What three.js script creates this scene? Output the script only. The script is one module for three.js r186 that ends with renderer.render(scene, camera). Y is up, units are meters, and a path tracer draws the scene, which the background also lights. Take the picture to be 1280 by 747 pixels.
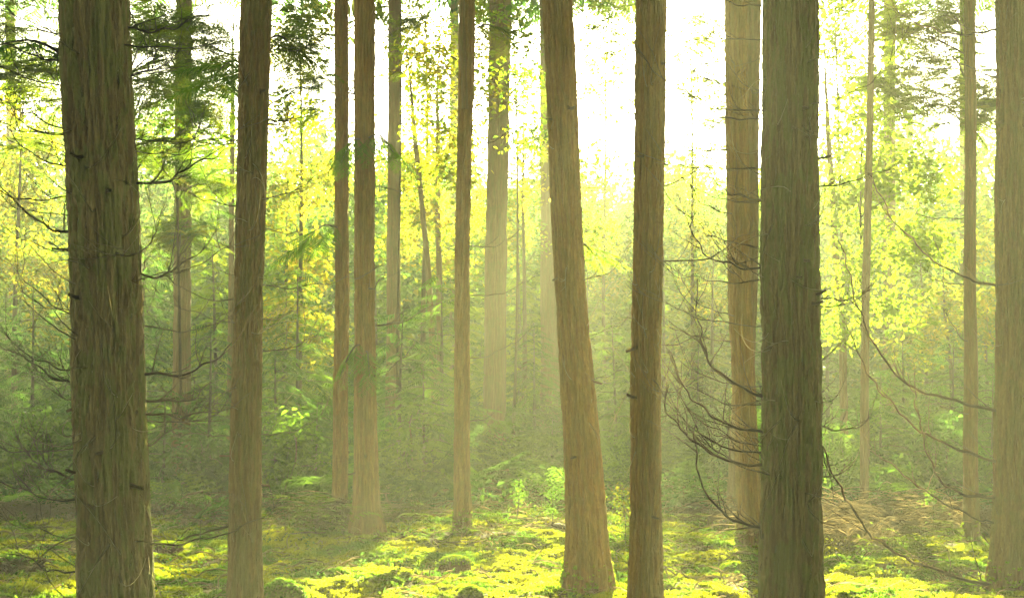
import * as THREE from 'three';
import { createNoise2D, createNoise3D } from 'simplex-noise';

// ---------------------------------------------------------------- camera, sky, sun, exposure
const W = 1280, H = 747, F = 1758, HORIZON = 480, EYE = 1.6;
const scene = new THREE.Scene();
const PITCH = Math.atan((HORIZON - H / 2) / F);
const camera = new THREE.PerspectiveCamera(2 * Math.atan(H / 2 / F) * 180 / Math.PI, W / H, 0.1, 400);
camera.position.set(0, EYE, 0);
camera.rotation.x = PITCH;
const renderer = new THREE.WebGLRenderer({ antialias: true });
renderer.toneMapping = THREE.LinearToneMapping;
renderer.toneMappingExposure = 32;
renderer.shadowMap.enabled = true;

// direction of a photo pixel
function ray(px, py) {
  const v = new THREE.Vector3((px - W / 2) / F, -(py - H / 2) / F, -1);
  return v.applyAxisAngle(new THREE.Vector3(1, 0, 0), PITCH);
}
const SUN = ray(862, -34).normalize();

// hazy bright sky: a wide aureole round the sun, pale elsewhere
{
  const w = 512, h = 256, d = new Float32Array(w * h * 4);
  for (let j = 0; j < h; j++) for (let i = 0; i < w; i++) {
    const el = ((j + 0.5) / h - 0.5) * Math.PI, az = ((i + 0.5) / w - 0.5) * 2 * Math.PI;
    const x = Math.cos(az) * Math.cos(el), y = Math.sin(el), z = Math.sin(az) * Math.cos(el);
    const c = THREE.MathUtils.clamp(x * SUN.x + y * SUN.y + z * SUN.z, -1, 1), g = 0.72;
    const mie = (1 - g * g) / Math.pow(1 + g * g - 2 * g * c, 1.5);
    const low = Math.exp(-Math.max(y, 0) * 3);
    const o = (j * w + i) * 4;
    d[o] = 0.022 + 0.024 * low + 0.052 * mie;
    d[o + 1] = 0.027 + 0.026 * low + 0.048 * mie;
    d[o + 2] = 0.030 + 0.022 * low + 0.034 * mie;
    d[o + 3] = 1;
  }
  const t = new THREE.DataTexture(d, w, h, THREE.RGBAFormat, THREE.FloatType);
  t.mapping = THREE.EquirectangularReflectionMapping;
  t.magFilter = THREE.LinearFilter; t.needsUpdate = true;
  scene.background = t; scene.environment = t;
}
const sun = new THREE.DirectionalLight(new THREE.Color().setRGB(1.0, 0.94, 0.46), 5);
sun.position.copy(SUN).multiplyScalar(90); sun.target.position.set(0, 0, -12);
sun.position.add(sun.target.position);
sun.castShadow = true; sun.shadow.mapSize.set(4096, 4096); sun.shadow.bias = -0.0005;
Object.assign(sun.shadow.camera, { left: -35, right: 35, top: 35, bottom: -35, near: 1, far: 180 });
scene.add(sun, sun.target);
scene.fog = new THREE.FogExp2(new THREE.Color().setRGB(1.0, 1.0, 0.80), 0.0030);

// ---------------------------------------------------------------- helpers
let seed = 7;
const rnd = () => { seed = (seed + 0x6d2b79f5) | 0; let t = Math.imul(seed ^ (seed >>> 15), 1 | seed); t = (t + Math.imul(t ^ (t >>> 7), 61 | t)) ^ t; return ((t ^ (t >>> 14)) >>> 0) / 4294967296; };
const rr = (a, b) => a + (b - a) * rnd();
const gauss = () => (rnd() + rnd() + rnd() - 1.5) * 1.15;
const n2 = createNoise2D(rnd), n3 = createNoise3D(rnd);
const V = (x, y, z) => new THREE.Vector3(x, y, z);
const lerp = THREE.MathUtils.lerp, clamp = THREE.MathUtils.clamp, sstep = THREE.MathUtils.smoothstep;
const UPV = V(0, 1, 0);
const EYEP = V(0, EYE, 0);
const at = (px, py, depth) => { const r = ray(px, py); return r.multiplyScalar(depth / -r.z).add(EYEP); };

function groundY(x, z) {
  let y = 0.10 * n2(x * 0.22 + 3, z * 0.22) + 0.045 * n2(x * 0.9, z * 0.9 + 9);
  const k = n2(x * 2.6 + 20, z * 2.6);
  y += 0.035 * k * Math.abs(k) + 0.014 * n2(x * 6.5, z * 6.5 + 4);
  y += 0.5 * sstep(-z, 16, 40) * (0.4 + 0.5 * n2(x * 0.08, z * 0.08));
  return y;
}
const onGround = (px, py) => {     // where the ray of a pixel meets the ground
  const r = ray(px, py); let t = -EYE / r.y;
  for (let i = 0; i < 6; i++) t = (groundY(r.x * t, r.z * t) - EYE) / r.y;
  return V(r.x * t, EYE + r.y * t, r.z * t);
};
const used = {};
const numbered = (n) => { used[n] = (used[n] ?? -1) + 1; return used[n] ? n + '_' + String(used[n]).padStart(3, '0') : n; };
function shade(o) { o.castShadow = o.receiveShadow = true; return o; }
function thing(name, label, category, pos, group) {
  const g = new THREE.Group(); g.name = numbered(name); g.position.copy(pos); scene.add(g);
  g.userData = { label, category }; if (group) g.userData.group = group;
  return g;
}
function part(name, geo, mat, parent, kind) {
  const m = shade(new THREE.Mesh(geo, mat)); m.name = name; parent.add(m);
  if (kind) m.userData.kind = kind;
  return m;
}

// collects tubes and faces into one geometry
class MB {
  constructor(o = V(0, 0, 0)) { this.p = []; this.n = []; this.u = []; this.i = []; this.o = o; }
  tube(pts, r0, r1, radial = 6, rad) {
    const base = this.p.length / 3, N = pts.length; let len = 0;
    const t = V(0, 0, 0), a = V(0, 0, 0), b = V(0, 0, 0);
    let ref = Math.abs(pts[N - 1].clone().sub(pts[0]).normalize().y) > 0.8 ? V(1, 0, 0) : V(0, 1, 0);
    for (let k = 0; k < N; k++) {
      t.copy(pts[Math.min(k + 1, N - 1)]).sub(pts[Math.max(k - 1, 0)]).normalize();
      a.copy(ref).addScaledVector(t, -ref.dot(t)).normalize(); ref = a.clone(); b.crossVectors(t, a);
      const r = rad ? rad(k / (N - 1)) : lerp(r0, r1, k / (N - 1));
      if (k) len += pts[k].distanceTo(pts[k - 1]);
      for (let s = 0; s <= radial; s++) {
        const w = s / radial * 2 * Math.PI, nx = a.x * Math.cos(w) + b.x * Math.sin(w), ny = a.y * Math.cos(w) + b.y * Math.sin(w), nz = a.z * Math.cos(w) + b.z * Math.sin(w);
        this.p.push(pts[k].x + nx * r - this.o.x, pts[k].y + ny * r - this.o.y, pts[k].z + nz * r - this.o.z);
        this.n.push(nx, ny, nz); this.u.push(s / radial * Math.max(0.1, r0 * 6.28) * 2, len);
      }
    }
    for (let k = 0; k < N - 1; k++) for (let s = 0; s < radial; s++) {
      const q = base + k * (radial + 1) + s, w = q + radial + 1;
      this.i.push(q, w, q + 1, q + 1, w, w + 1);
    }
    return this;
  }
  tri(a, b, c) {
    const base = this.p.length / 3, n = b.clone().sub(a).cross(c.clone().sub(a)).normalize();
    for (const v of [a, b, c]) { this.p.push(v.x - this.o.x, v.y - this.o.y, v.z - this.o.z); this.n.push(n.x, n.y, n.z); this.u.push(v.x, v.z); }
    this.i.push(base, base + 1, base + 2);
    return this;
  }
  geo() {
    const g = new THREE.BufferGeometry();
    g.setAttribute('position', new THREE.Float32BufferAttribute(this.p, 3));
    g.setAttribute('normal', new THREE.Float32BufferAttribute(this.n, 3));
    g.setAttribute('uv', new THREE.Float32BufferAttribute(this.u, 2));
    g.setIndex(this.i);
    return g;
  }
}
const curve = (pts, n) => new THREE.CatmullRomCurve3(pts, false, 'catmullrom', 0.5).getPoints(n);

// ---------------------------------------------------------------- procedural textures
const hash = (x, y, s) => { let h = Math.imul(x, 374761393) ^ Math.imul(y, 668265263) ^ Math.imul(s, 2147483647 - 5); h = Math.imul(h ^ (h >>> 13), 1274126177); return ((h ^ (h >>> 16)) >>> 0) / 4294967296; };
function pn(x, y, px, py, s) {                       // periodic value noise
  const ix = Math.floor(x), iy = Math.floor(y), fx = x - ix, fy = y - iy, u = fx * fx * (3 - 2 * fx), v = fy * fy * (3 - 2 * fy);
  const m = (a, p) => ((a % p) + p) % p;
  const x0 = m(ix, px), x1 = m(ix + 1, px), y0 = m(iy, py), y1 = m(iy + 1, py);
  return lerp(lerp(hash(x0, y0, s), hash(x1, y0, s), u), lerp(hash(x0, y1, s), hash(x1, y1, s), u), v);
}
function pf(u, v, px, py, s, oct = 4) { let a = 0, k = 0.5, t = 0; for (let i = 0; i < oct; i++, px *= 2, py *= 2, k *= 0.55) { a += k * pn(u * px, v * py, px, py, s + i); t += k; } return a / t; }
const toS = (c) => 255 * (c <= 0.0031308 ? 12.92 * c : 1.055 * Math.pow(c, 1 / 2.4) - 0.055);
function tex(w, h, f, srgb = true) {
  const d = new Uint8Array(w * h * 4);
  for (let j = 0; j < h; j++) for (let i = 0; i < w; i++) {
    const c = f(i / w, j / h), o = (j * w + i) * 4;
    for (let k = 0; k < 3; k++) d[o + k] = clamp(srgb ? toS(Math.max(0, c[k])) : c[k] * 255, 0, 255);
    d[o + 3] = 255;
  }
  const t = new THREE.DataTexture(d, w, h); t.wrapS = t.wrapT = THREE.RepeatWrapping; t.magFilter = THREE.LinearFilter;
  if (srgb) t.colorSpace = THREE.SRGBColorSpace;
  t.needsUpdate = true; return t;
}
const mix3 = (a, b, t) => [lerp(a[0], b[0], t), lerp(a[1], b[1], t), lerp(a[2], b[2], t)];
const fibre = (u, v, n, m, sd) => 1 - Math.abs(pf(u + 0.012 * (pf(u, v, 5, 7, sd + 40, 2) - 0.5), v, n, m, sd, 2) * 2 - 1);   // 1 along thin upright lines
const barkBump = tex(1024, 1024, (u, v) => {
  const a = Math.pow(fibre(u, v, 13, 2, 3), 5), b = Math.pow(fibre(u, v, 30, 5, 7), 4), c = pf(u, v, 70, 50, 8, 4);
  const x = clamp(0.85 - 0.55 * a - 0.3 * b + 0.5 * (c - 0.5), 0, 1); return [x, x, x];
}, false);
function barkMat(name, a, b, c, mossy) {
  const map = tex(1024, 1024, (u, v) => {
    const w = u + 0.02 * (pf(u, v, 3, 5, 21) - 0.5);
    let k = mix3(a, b, sstep(pf(w, v, 26, 3, 31, 3), 0.35, 0.65));
    k = mix3(k, c, 0.6 * sstep(pf(w, v, 34, 7, 41, 4), 0.48, 0.7));
    const g = 0.7 + 0.6 * pf(u, v, 110, 60, 51, 3);
    k = k.map((x) => x * g);
    return mix3(k, [0.072, 0.085, 0.014], mossy * sstep(pf(u, v, 7, 6, 61, 6), 0.44, 0.58) * (0.6 + pf(u, v, 90, 90, 65, 2)));
  });
  const m = new THREE.MeshStandardMaterial({ map, bumpMap: barkBump, bumpScale: 0.016, roughness: 0.95 }); m.name = name; return m;
}
const M = {};
M.barkOlive = barkMat('bark_olive', [0.080, 0.058, 0.017], [0.115, 0.086, 0.027], [0.057, 0.033, 0.011], 0.6);
M.barkBrown = barkMat('bark_brown', [0.112, 0.070, 0.018], [0.150, 0.098, 0.027], [0.078, 0.041, 0.012], 0.4);
M.barkRed = barkMat('bark_red', [0.158, 0.088, 0.016], [0.200, 0.122, 0.024], [0.108, 0.052, 0.012], 0.3);
M.twig = new THREE.MeshStandardMaterial({ color: new THREE.Color().setRGB(0.075, 0.055, 0.03), roughness: 0.9, name: 'twig_wood' });
M.twigPale = new THREE.MeshStandardMaterial({ color: new THREE.Color().setRGB(0.20, 0.165, 0.08), roughness: 0.9, name: 'pale_twig_wood' });
M.straw = new THREE.MeshPhysicalMaterial({ color: new THREE.Color().setRGB(0.42, 0.31, 0.15), roughness: 1, transmission: 0.25, thickness: 0, name: 'dry_stalk' });
M.leaf = new THREE.MeshPhysicalMaterial({ color: 0xffffff, roughness: 0.97, transmission: 0.6, thickness: 0, specularIntensity: 0, side: THREE.DoubleSide, name: 'leaf' });
M.needle = new THREE.MeshPhysicalMaterial({ color: 0xffffff, roughness: 0.97, transmission: 0.52, thickness: 0, specularIntensity: 0, side: THREE.DoubleSide, name: 'needle' });
M.moss = new THREE.MeshPhysicalMaterial({ color: 0xffffff, roughness: 1, transmission: 0.6, thickness: 0, specularIntensity: 0, side: THREE.DoubleSide, name: 'moss_leaf' });
const groundMap = tex(1024, 1024, (u, v) => {
  const f = pf(u, v, 8, 8, 71, 6), s = pf(u, v, 150, 150, 75, 2), l = pf(u, v, 60, 18, 77, 3);
  let k = mix3([0.55, 0.62, 0.5], [1, 1, 1], f);
  k = mix3(k, [0.95, 0.80, 0.72], 0.6 * sstep(l, 0.6, 0.75));
  const g = 0.5 + 0.5 * s; return k.map((x) => x * g);
});
M.ground = new THREE.MeshPhysicalMaterial({ specularIntensity: 0.1, map: groundMap, vertexColors: true, roughness: 1, bumpMap: tex(512, 512, (u, v) => { const x = pf(u, v, 40, 40, 81, 4); return [x, x, x]; }, false), bumpScale: 0.03, name: 'mossy_soil' });
M.mossSolid = new THREE.MeshStandardMaterial({ map: tex(256, 256, (u, v) => { const f = pf(u, v, 20, 20, 91, 4); return mix3([0.05, 0.075, 0.012], [0.14, 0.17, 0.02], f); }), bumpMap: groundMap, bumpScale: 0.02, roughness: 1, name: 'moss_cushion' });
M.rotWood = new THREE.MeshStandardMaterial({ map: tex(256, 256, (u, v) => { const f = pf(u, v, 30, 4, 95, 4); return mix3([0.07, 0.045, 0.025], [0.17, 0.11, 0.06], f); }), bumpMap: barkBump, bumpScale: 0.015, roughness: 1, name: 'rotten_wood' });

// ---------------------------------------------------------------- ground
const litter = (x, z) => clamp(0.8 + 0.7 * n2(x * 0.55 + 40, z * 0.55 - 3) + 0.35 * n2(x * 1.9, z * 1.9 + 30), 0, 1);   // 1 moss, 0 dead litter
{
  const xs = [], zs = [];
  for (let x = -48; x < -9; x += 1.3) xs.push(x);
  for (let x = -9; x < 9; x += 0.075) xs.push(x);
  for (let x = 9; x <= 48; x += 1.3) xs.push(x);
  for (let z = 18; z > -5; z -= 0.8) zs.push(z);
  for (let z = -5; z > -20; z -= 0.075) zs.push(z);
  for (let z = -20; z >= -72; z -= 0.9) zs.push(z);
  const p = [], u = [], c = [], idx = [];
  for (const z of zs) for (const x of xs) {
    p.push(x, groundY(x, z), z); u.push(x / 3, z / 3);
    const m = sstep(litter(x, z), 0.25, 0.6) * (1 - sstep(-z, 18, 20.5));
    const k = mix3([0.115, 0.088, 0.045], [0.095, 0.110, 0.014], m); c.push(...k);
  }
  for (let j = 0; j < zs.length - 1; j++) for (let i = 0; i < xs.length - 1; i++) {
    const a = j * xs.length + i, b = a + xs.length; idx.push(a, a + 1, b, b, a + 1, b + 1);
  }
  const g = new THREE.BufferGeometry();
  g.setAttribute('position', new THREE.Float32BufferAttribute(p, 3));
  g.setAttribute('uv', new THREE.Float32BufferAttribute(u, 2));
  g.setAttribute('color', new THREE.Float32BufferAttribute(c, 3));
  g.setIndex(idx); g.computeVertexNormals();
  const m = shade(new THREE.Mesh(g, M.ground)); m.name = 'forest_floor'; scene.add(m);
  m.userData = { kind: 'structure', label: 'mossy forest floor with patches of dry litter', category: 'ground' };
}

// ---------------------------------------------------------------- leaf shapes
const leafShape = (mb, c, dir, nor, len, wid) => {           // one folded leaf
  const side = V(0, 0, 0).crossVectors(nor, dir).normalize();
  const q = (a, b, h) => c.clone().addScaledVector(dir, a * len).addScaledVector(side, b * wid).addScaledVector(nor, h * len);
  const A = q(0, 0, 0), B = q(1, 0, -0.12), L1 = q(0.32, 0.5, 0.10), L2 = q(0.7, 0.33, 0.03), R1 = q(0.32, -0.5, 0.10), R2 = q(0.7, -0.33, 0.03);
  mb.tri(A, L1, L2).tri(A, L2, B).tri(A, B, R2).tri(A, R2, R1);
};
const dirRand = () => { const z = rr(-1, 1), a = rr(0, 6.283), s = Math.sqrt(1 - z * z); return V(s * Math.cos(a), z, s * Math.sin(a)); };
function broadCluster(n, size, spread) {                     // leaves round a short twig, unit metre
  const mb = new MB();
  for (let i = 0; i < n; i++) {
    const c = V(rr(-spread, spread), rr(-spread, spread) * 0.6, rr(-spread, spread));
    const dir = dirRand(); dir.y = dir.y * 0.5 - 0.35; dir.normalize();
    const nor = V(gauss() * 0.6, 1, gauss() * 0.6); nor.addScaledVector(dir, -nor.dot(dir)).normalize();
    const l = size * rr(0.7, 1.25); leafShape(mb, c, dir, nor, l, l * rr(0.6, 0.85));
  }
  return mb.geo();
}
function spray(nodes, sub, wid) {                            // flat conifer spray along +x, length 1
  const mb = new MB();
  const blade = (o, d, l, w) => {
    const s = V(-d.z, 0, d.x).multiplyScalar(w), m = o.clone().addScaledVector(d, l * 0.45), e = o.clone().addScaledVector(d, l); e.y -= l * 0.12;
    mb.tri(o, m.clone().add(s), e).tri(o, e, m.clone().sub(s));
  };
  for (let i = 0; i < nodes; i++) for (const sd of [-1, 1]) {
    const t = (i + 0.5 + 0.25 * sd) / nodes, o = V(t, -0.16 * t * t, 0);
    const a = sd * rr(0.75, 1.05), L = (0.46 * Math.pow(1 - t, 0.7) + 0.07) * rr(0.75, 1.15) * Math.min(1, 0.45 + t * 3);
    const d = V(Math.cos(a), -0.18 + rr(-0.1, 0.1), Math.sin(a)).normalize();
    if (!sub) { blade(o, d, L, wid); continue; }
    const k = Math.max(2, Math.round(L / 0.075));
    for (let j = 0; j < k; j++) for (const s2 of [-1, 1]) {
      const tt = (j + 0.3 + 0.2 * s2) / k, o2 = o.clone().addScaledVector(d, L * tt); o2.y -= 0.1 * L * tt * tt;
      const a2 = a + s2 * 0.75, l2 = 0.115 * (1 - 0.45 * tt) * rr(0.8, 1.15);
      blade(o2, V(Math.cos(a2), -0.15 + rr(-0.12, 0.12), Math.sin(a2)).normalize(), l2, wid * 0.36);
    }
    blade(o, d, L, wid * 0.18);
  }
  blade(V(0.85, -0.12, 0), V(1, -0.2, 0).normalize(), 0.2, wid);
  return mb.geo();
}
const G = {
  broad: [broadCluster(11, 0.085, 0.22), broadCluster(10, 0.095, 0.24), broadCluster(13, 0.07, 0.2)],
  maple: [broadCluster(13, 0.095, 0.26), broadCluster(14, 0.085, 0.28)],
  small: [broadCluster(16, 0.045, 0.15), broadCluster(14, 0.05, 0.16)],
  spray: [spray(11, false, 0.03), spray(10, false, 0.034)],
  feather: [spray(15, false, 0.011), spray(13, false, 0.012)],
  fine: [spray(10, true, 0.032), spray(9, true, 0.035)],
};
const PAL = {
  deep: [[0.036, 0.090, 0.018], [0.052, 0.120, 0.020], [0.075, 0.155, 0.020]],
  green: [[0.058, 0.130, 0.012], [0.088, 0.175, 0.012], [0.120, 0.215, 0.014]],
  lime: [[0.130, 0.215, 0.008], [0.175, 0.265, 0.010], [0.230, 0.285, 0.010]],
  yellow: [[0.270, 0.265, 0.010], [0.360, 0.310, 0.012], [0.420, 0.320, 0.018]],
  olive: [[0.080, 0.120, 0.014], [0.120, 0.165, 0.016], [0.170, 0.190, 0.018]],
};
PAL.autumn = [...PAL.lime, ...PAL.yellow];
PAL.mixed = [...PAL.green, ...PAL.lime, PAL.yellow[0]];
class Leaves {                                               // collects sprays or clusters, then one InstancedMesh
  constructor(o) { this.o = o; this.m = []; this.c = []; }
  add(pos, x, up, s, pal) {
    const X = x.clone().normalize(), Z = V(0, 0, 0).crossVectors(X, up); if (Z.lengthSq() < 1e-4) Z.set(0, 0, 1); Z.normalize();
    const Y = V(0, 0, 0).crossVectors(Z, X);
    const m = new THREE.Matrix4().makeBasis(X.multiplyScalar(s), Y.multiplyScalar(s), Z.multiplyScalar(s)).setPosition(pos.x - this.o.x, pos.y - this.o.y, pos.z - this.o.z);
    this.m.push(m);
    const a = pal[Math.floor(rnd() * pal.length)], b = pal[Math.floor(rnd() * pal.length)], k = mix3(a, b, rnd()), g = rr(0.85, 1.15);
    this.c.push(new THREE.Color().setRGB(k[0] * g, k[1] * g, k[2] * g));
  }
  build(name, geos, mat, parent) {
    const n = geos.length, sets = geos.map(() => []);
    this.m.forEach((m, i) => sets[i % n].push(i));
    sets.forEach((ids, k) => {
      if (!ids.length) return;
      const im = shade(new THREE.InstancedMesh(geos[k], mat, ids.length));
      ids.forEach((id, j) => { im.setMatrixAt(j, this.m[id]); im.setColorAt(j, this.c[id]); });
      im.name = name; im.userData.kind = 'stuff'; parent.add(im);
    });
  }
}

// ---------------------------------------------------------------- trunks
function profile(pts, depth, top) {                          // [px, py, width px] -> x, z, r over height
  const q = pts.map(([px, py, w]) => { const p = at(px, py, depth); return { y: p.y, x: p.x, z: p.z, r: w / 2 / F * depth }; }).sort((a, b) => a.y - b.y);
  const lo = q[0], hi = q[q.length - 1], lo2 = q[1], hi2 = q[q.length - 2];
  return (y) => {
    if (y <= lo.y) { const s = (y - lo.y) / (lo2.y - lo.y) * 0.6; return { x: lo.x + (lo2.x - lo.x) * s, z: lo.z, r: lo.r * (1 - 0.05 * (y - lo.y)) }; }
    if (y >= hi.y) { const s = (y - hi.y) / (hi.y - hi2.y), k = Math.min(s, 2.2) * 0.8; return { x: hi.x + (hi.x - hi2.x) * k, z: hi.z, r: hi.r * clamp(1 - (y - hi.y) / (top - hi.y) * 0.93, 0.06, 1) }; }
    let i = 0; while (y > q[i + 1].y) i++;
    const a = q[i], b = q[i + 1], t = (y - a.y) / (b.y - a.y), s = q.length > 2 ? t * t * (3 - 2 * t) * 0.5 + t * 0.5 : t;
    return { x: lerp(a.x, b.x, t), z: lerp(a.z, b.z, t), r: lerp(a.r, b.r, s) };
  };
}
function trunkGeo(prof, y0, y1, base, { radial = 64, dy = 0.03, ridge = 0.011, flare = 0.35, sd = 0, fineTop = 6 } = {}) {
  const p = [], u = [], idx = [], ys = [];
  for (let y = y0; y < y1; y += y < fineTop ? dy : 0.35) ys.push(y); ys.push(y1);
  const circ = Math.max(1, Math.round(prof(Math.max(y0, 1.5)).r * 6.283 / 0.4));
  for (const y of ys) {
    const c = prof(y), hgt = y - y0 - 0.12, fl = flare * Math.exp(-Math.max(hgt, 0) / 0.22);
    const wob = 0.008 * n2(y * 0.4, sd), wob2 = 0.008 * n2(y * 0.4, sd + 50);
    for (let s = 0; s <= radial; s++) {
      const a = (s % radial) / radial * 6.28318, ca = Math.cos(a), sa = Math.sin(a), k = Math.max(c.r, 0.05) * 34;
      const tw = y * 0.05;
      const r0 = 1 - Math.abs(n3(ca * k + sd, sa * k + tw, y * 2.0)), r1 = 1 - 2.0 * Math.pow(r0, 3.2), r2 = 1 - 2.4 * Math.pow(1 - Math.abs(n3(ca * k * 2.1, sa * k * 2.1 + sd, y * 4.5)), 3) + 0.6 * n3(ca * k * 1.5, sa * k * 1.5, y * 14 + sd);
      const lob = 0.5 + 0.5 * n3(ca * 1.7 + sd, sa * 1.7, hgt * 0.4);
      const big = 0.03 * n3(ca * 1.1 + sd, sa * 1.1, y * 0.5);
      const r = c.r * (1 + big + fl * (0.35 + 1.3 * lob)) + ridge * (r1 - 0.6) + ridge * 0.35 * r2;
      p.push(c.x + wob + ca * r - base.x, y - base.y, c.z + wob2 + sa * r - base.z);
      u.push(s / radial * circ, y);
    }
  }
  for (let j = 0; j < ys.length - 1; j++) for (let s = 0; s < radial; s++) {
    const a = j * (radial + 1) + s, b = a + radial + 1; idx.push(a, b, a + 1, a + 1, b, b + 1);
  }
  const g = new THREE.BufferGeometry();
  g.setAttribute('position', new THREE.Float32BufferAttribute(p, 3));
  g.setAttribute('uv', new THREE.Float32BufferAttribute(u, 2));
  g.setIndex(idx); g.computeVertexNormals();
  const nr = g.attributes.normal;                            // close the normal seam
  for (let j = 0; j < ys.length; j++) {
    const a = j * (radial + 1), b = a + radial, v = V(nr.getX(a) + nr.getX(b), nr.getY(a) + nr.getY(b), nr.getZ(a) + nr.getZ(b)).normalize();
    nr.setXYZ(a, v.x, v.y, v.z); nr.setXYZ(b, v.x, v.y, v.z);
  }
  return g;
}
// dead branch: a tapering arc with finer shoots that fork from it, one mesh
function branchGeo(pts, r0, base, shoots, len = 0.45, lift = 0.5) {
  const n = Math.max(14, pts.length * 6), c = curve(pts, n), mb = new MB(base);
  c.forEach((p, i) => { if (i > 1) { const k = 0.02 * Math.min(1, i / n * 2); p.x += k * n3(p.x * 5, p.y * 5, p.z * 5); p.y += k * n3(p.x * 5 + 9, p.y * 5, p.z * 5); } });
  mb.tube(c, r0, Math.max(0.0016, r0 * 0.22), 6, (t) => r0 * (0.22 + 0.78 * Math.pow(1 - t, 0.8)) + r0 * 0.7 * Math.exp(-t * 30));
  for (let k = 0; k < shoots; k++) {
    const i = Math.floor(rr(0.12, 0.95) * n), o = c[i], d = c[Math.min(i + 1, n)].clone().sub(c[i - 1]).normalize();
    const e = d.clone().multiplyScalar(rr(0.4, 0.9)).add(V(gauss(), rr(-0.5, 0.7) + lift * 0.5, gauss())).normalize(), L = len * rr(0.35, 1.1), q = [o.clone()];
    let cur = o.clone(), dir = e.clone();
    for (let s = 0; s < 5; s++) { dir.add(V(gauss() * 0.25, lift * 0.18 + gauss() * 0.15, gauss() * 0.25)).normalize(); cur = cur.clone().addScaledVector(dir, L / 5); q.push(cur); }
    mb.tube(q, r0 * 0.33 * (1 - 0.5 * i / n) + 0.001, 0.0009, 4);
    if (rnd() < 0.6) { const o2 = q[2], q2 = [o2.clone()]; let c2 = o2.clone(), d2 = dir.clone().add(V(gauss(), gauss(), gauss()).multiplyScalar(0.8)).normalize(); for (let s = 0; s < 3; s++) { d2.y += 0.1; c2 = c2.clone().addScaledVector(d2.normalize(), L / 6); q2.push(c2); } mb.tube(q2, 0.0016, 0.0008, 3); }
  }
  return mb.geo();
}
const upperCrown = (parent, prof, base, y0, y1, R, n, pal, sz = 1) => {   // live crown high on the stem
  const L = new Leaves(base), mb = new MB(base);
  for (let i = 0; i < n; i++) {
    const t = (i + rnd()) / n, y = lerp(y0, y1, t), c = prof(y), a = i * 2.39996 + rr(-0.3, 0.3), len = R * Math.pow(1 - t, 0.7) * rr(0.6, 1.1) + 0.2;
    const d = V(Math.cos(a), 0, Math.sin(a)), o = V(c.x, y, c.z), q = [];
    for (let s = 0; s <= 4; s++) { const w = s / 4; q.push(o.clone().addScaledVector(d, len * w).add(V(0, 0.12 * len * w - 0.35 * len * w * w, 0))); }
    mb.tube(q, 0.018, 0.004, 4);
    for (let s = 0.2; s < 1; s += 0.16) { const w = s * 4, k = Math.floor(w), pp = q[k].clone().lerp(q[Math.min(4, k + 1)], w - k); for (const sd of [-1, 1]) { const x = d.clone().applyAxisAngle(UPV, sd * rr(0.5, 1)); x.y = rr(-0.5, -0.1); L.add(pp, x, UPV, rr(0.5, 0.8) * sz, pal); } }
  }
  part('branchwork', mb.geo(), M.twig, parent, 'stuff');
  L.build('crown', G.spray, M.needle, parent);
};
const GROUP_TALL = 'tall straight conifer trunks of the wood';
function tallTree(o) {
  const top = o.top ?? (o.depth > 24 ? rr(21, 24) : rr(13, 16)), prof = profile(o.pts, o.depth, top);
  const f0 = prof(0.2), gy = groundY(f0.x, f0.z), base = V(f0.x, gy, f0.z);
  const g = thing(o.name ?? 'conifer_tree', o.label, 'tree', base, o.group);
  const near = o.depth < 11;
  part('trunk', trunkGeo(prof, gy - 0.12, top, base, { radial: near ? 168 : o.depth < 18 ? 72 : 20, dy: near ? 0.025 : o.depth < 18 ? 0.04 : 0.15, ridge: o.ridge ?? (near ? 0.013 : 0.010), flare: o.flare ?? 0.2, sd: o.pts[0][0] * 0.37, fineTop: 1.6 + o.depth * 0.29 }), o.bark, g);
  if (o.crown !== 0) upperCrown(g, prof, base, o.depth > 24 ? 3.0 + (o.crownLow ?? 0) + o.depth * 0.275 : 2.3 + o.depth * 0.3, top, o.crown ?? 1.7, o.crownN ?? 34, PAL[o.crownPal ?? 'olive'], o.spray);
  return { g, prof, base, depth: o.depth };
}
// a traced dead branch: starts on the trunk, px/py list, bends in depth by dz from start to tip
function traced(T, list, r0, dz, shoots, len, mat = M.twig) {
  const n = list.length, pts = list.map(([px, py], i) => at(px, py, T.depth + dz * Math.pow(i / (n - 1), 1.3)));
  const y = pts[0].y, c = T.prof(y); pts.unshift(V(lerp(c.x, pts[0].x, 0.4), y, c.z));
  part('branch', branchGeo(pts, r0 * 0.95, T.base, shoots + 4, len), mat, T.g);
}
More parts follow.
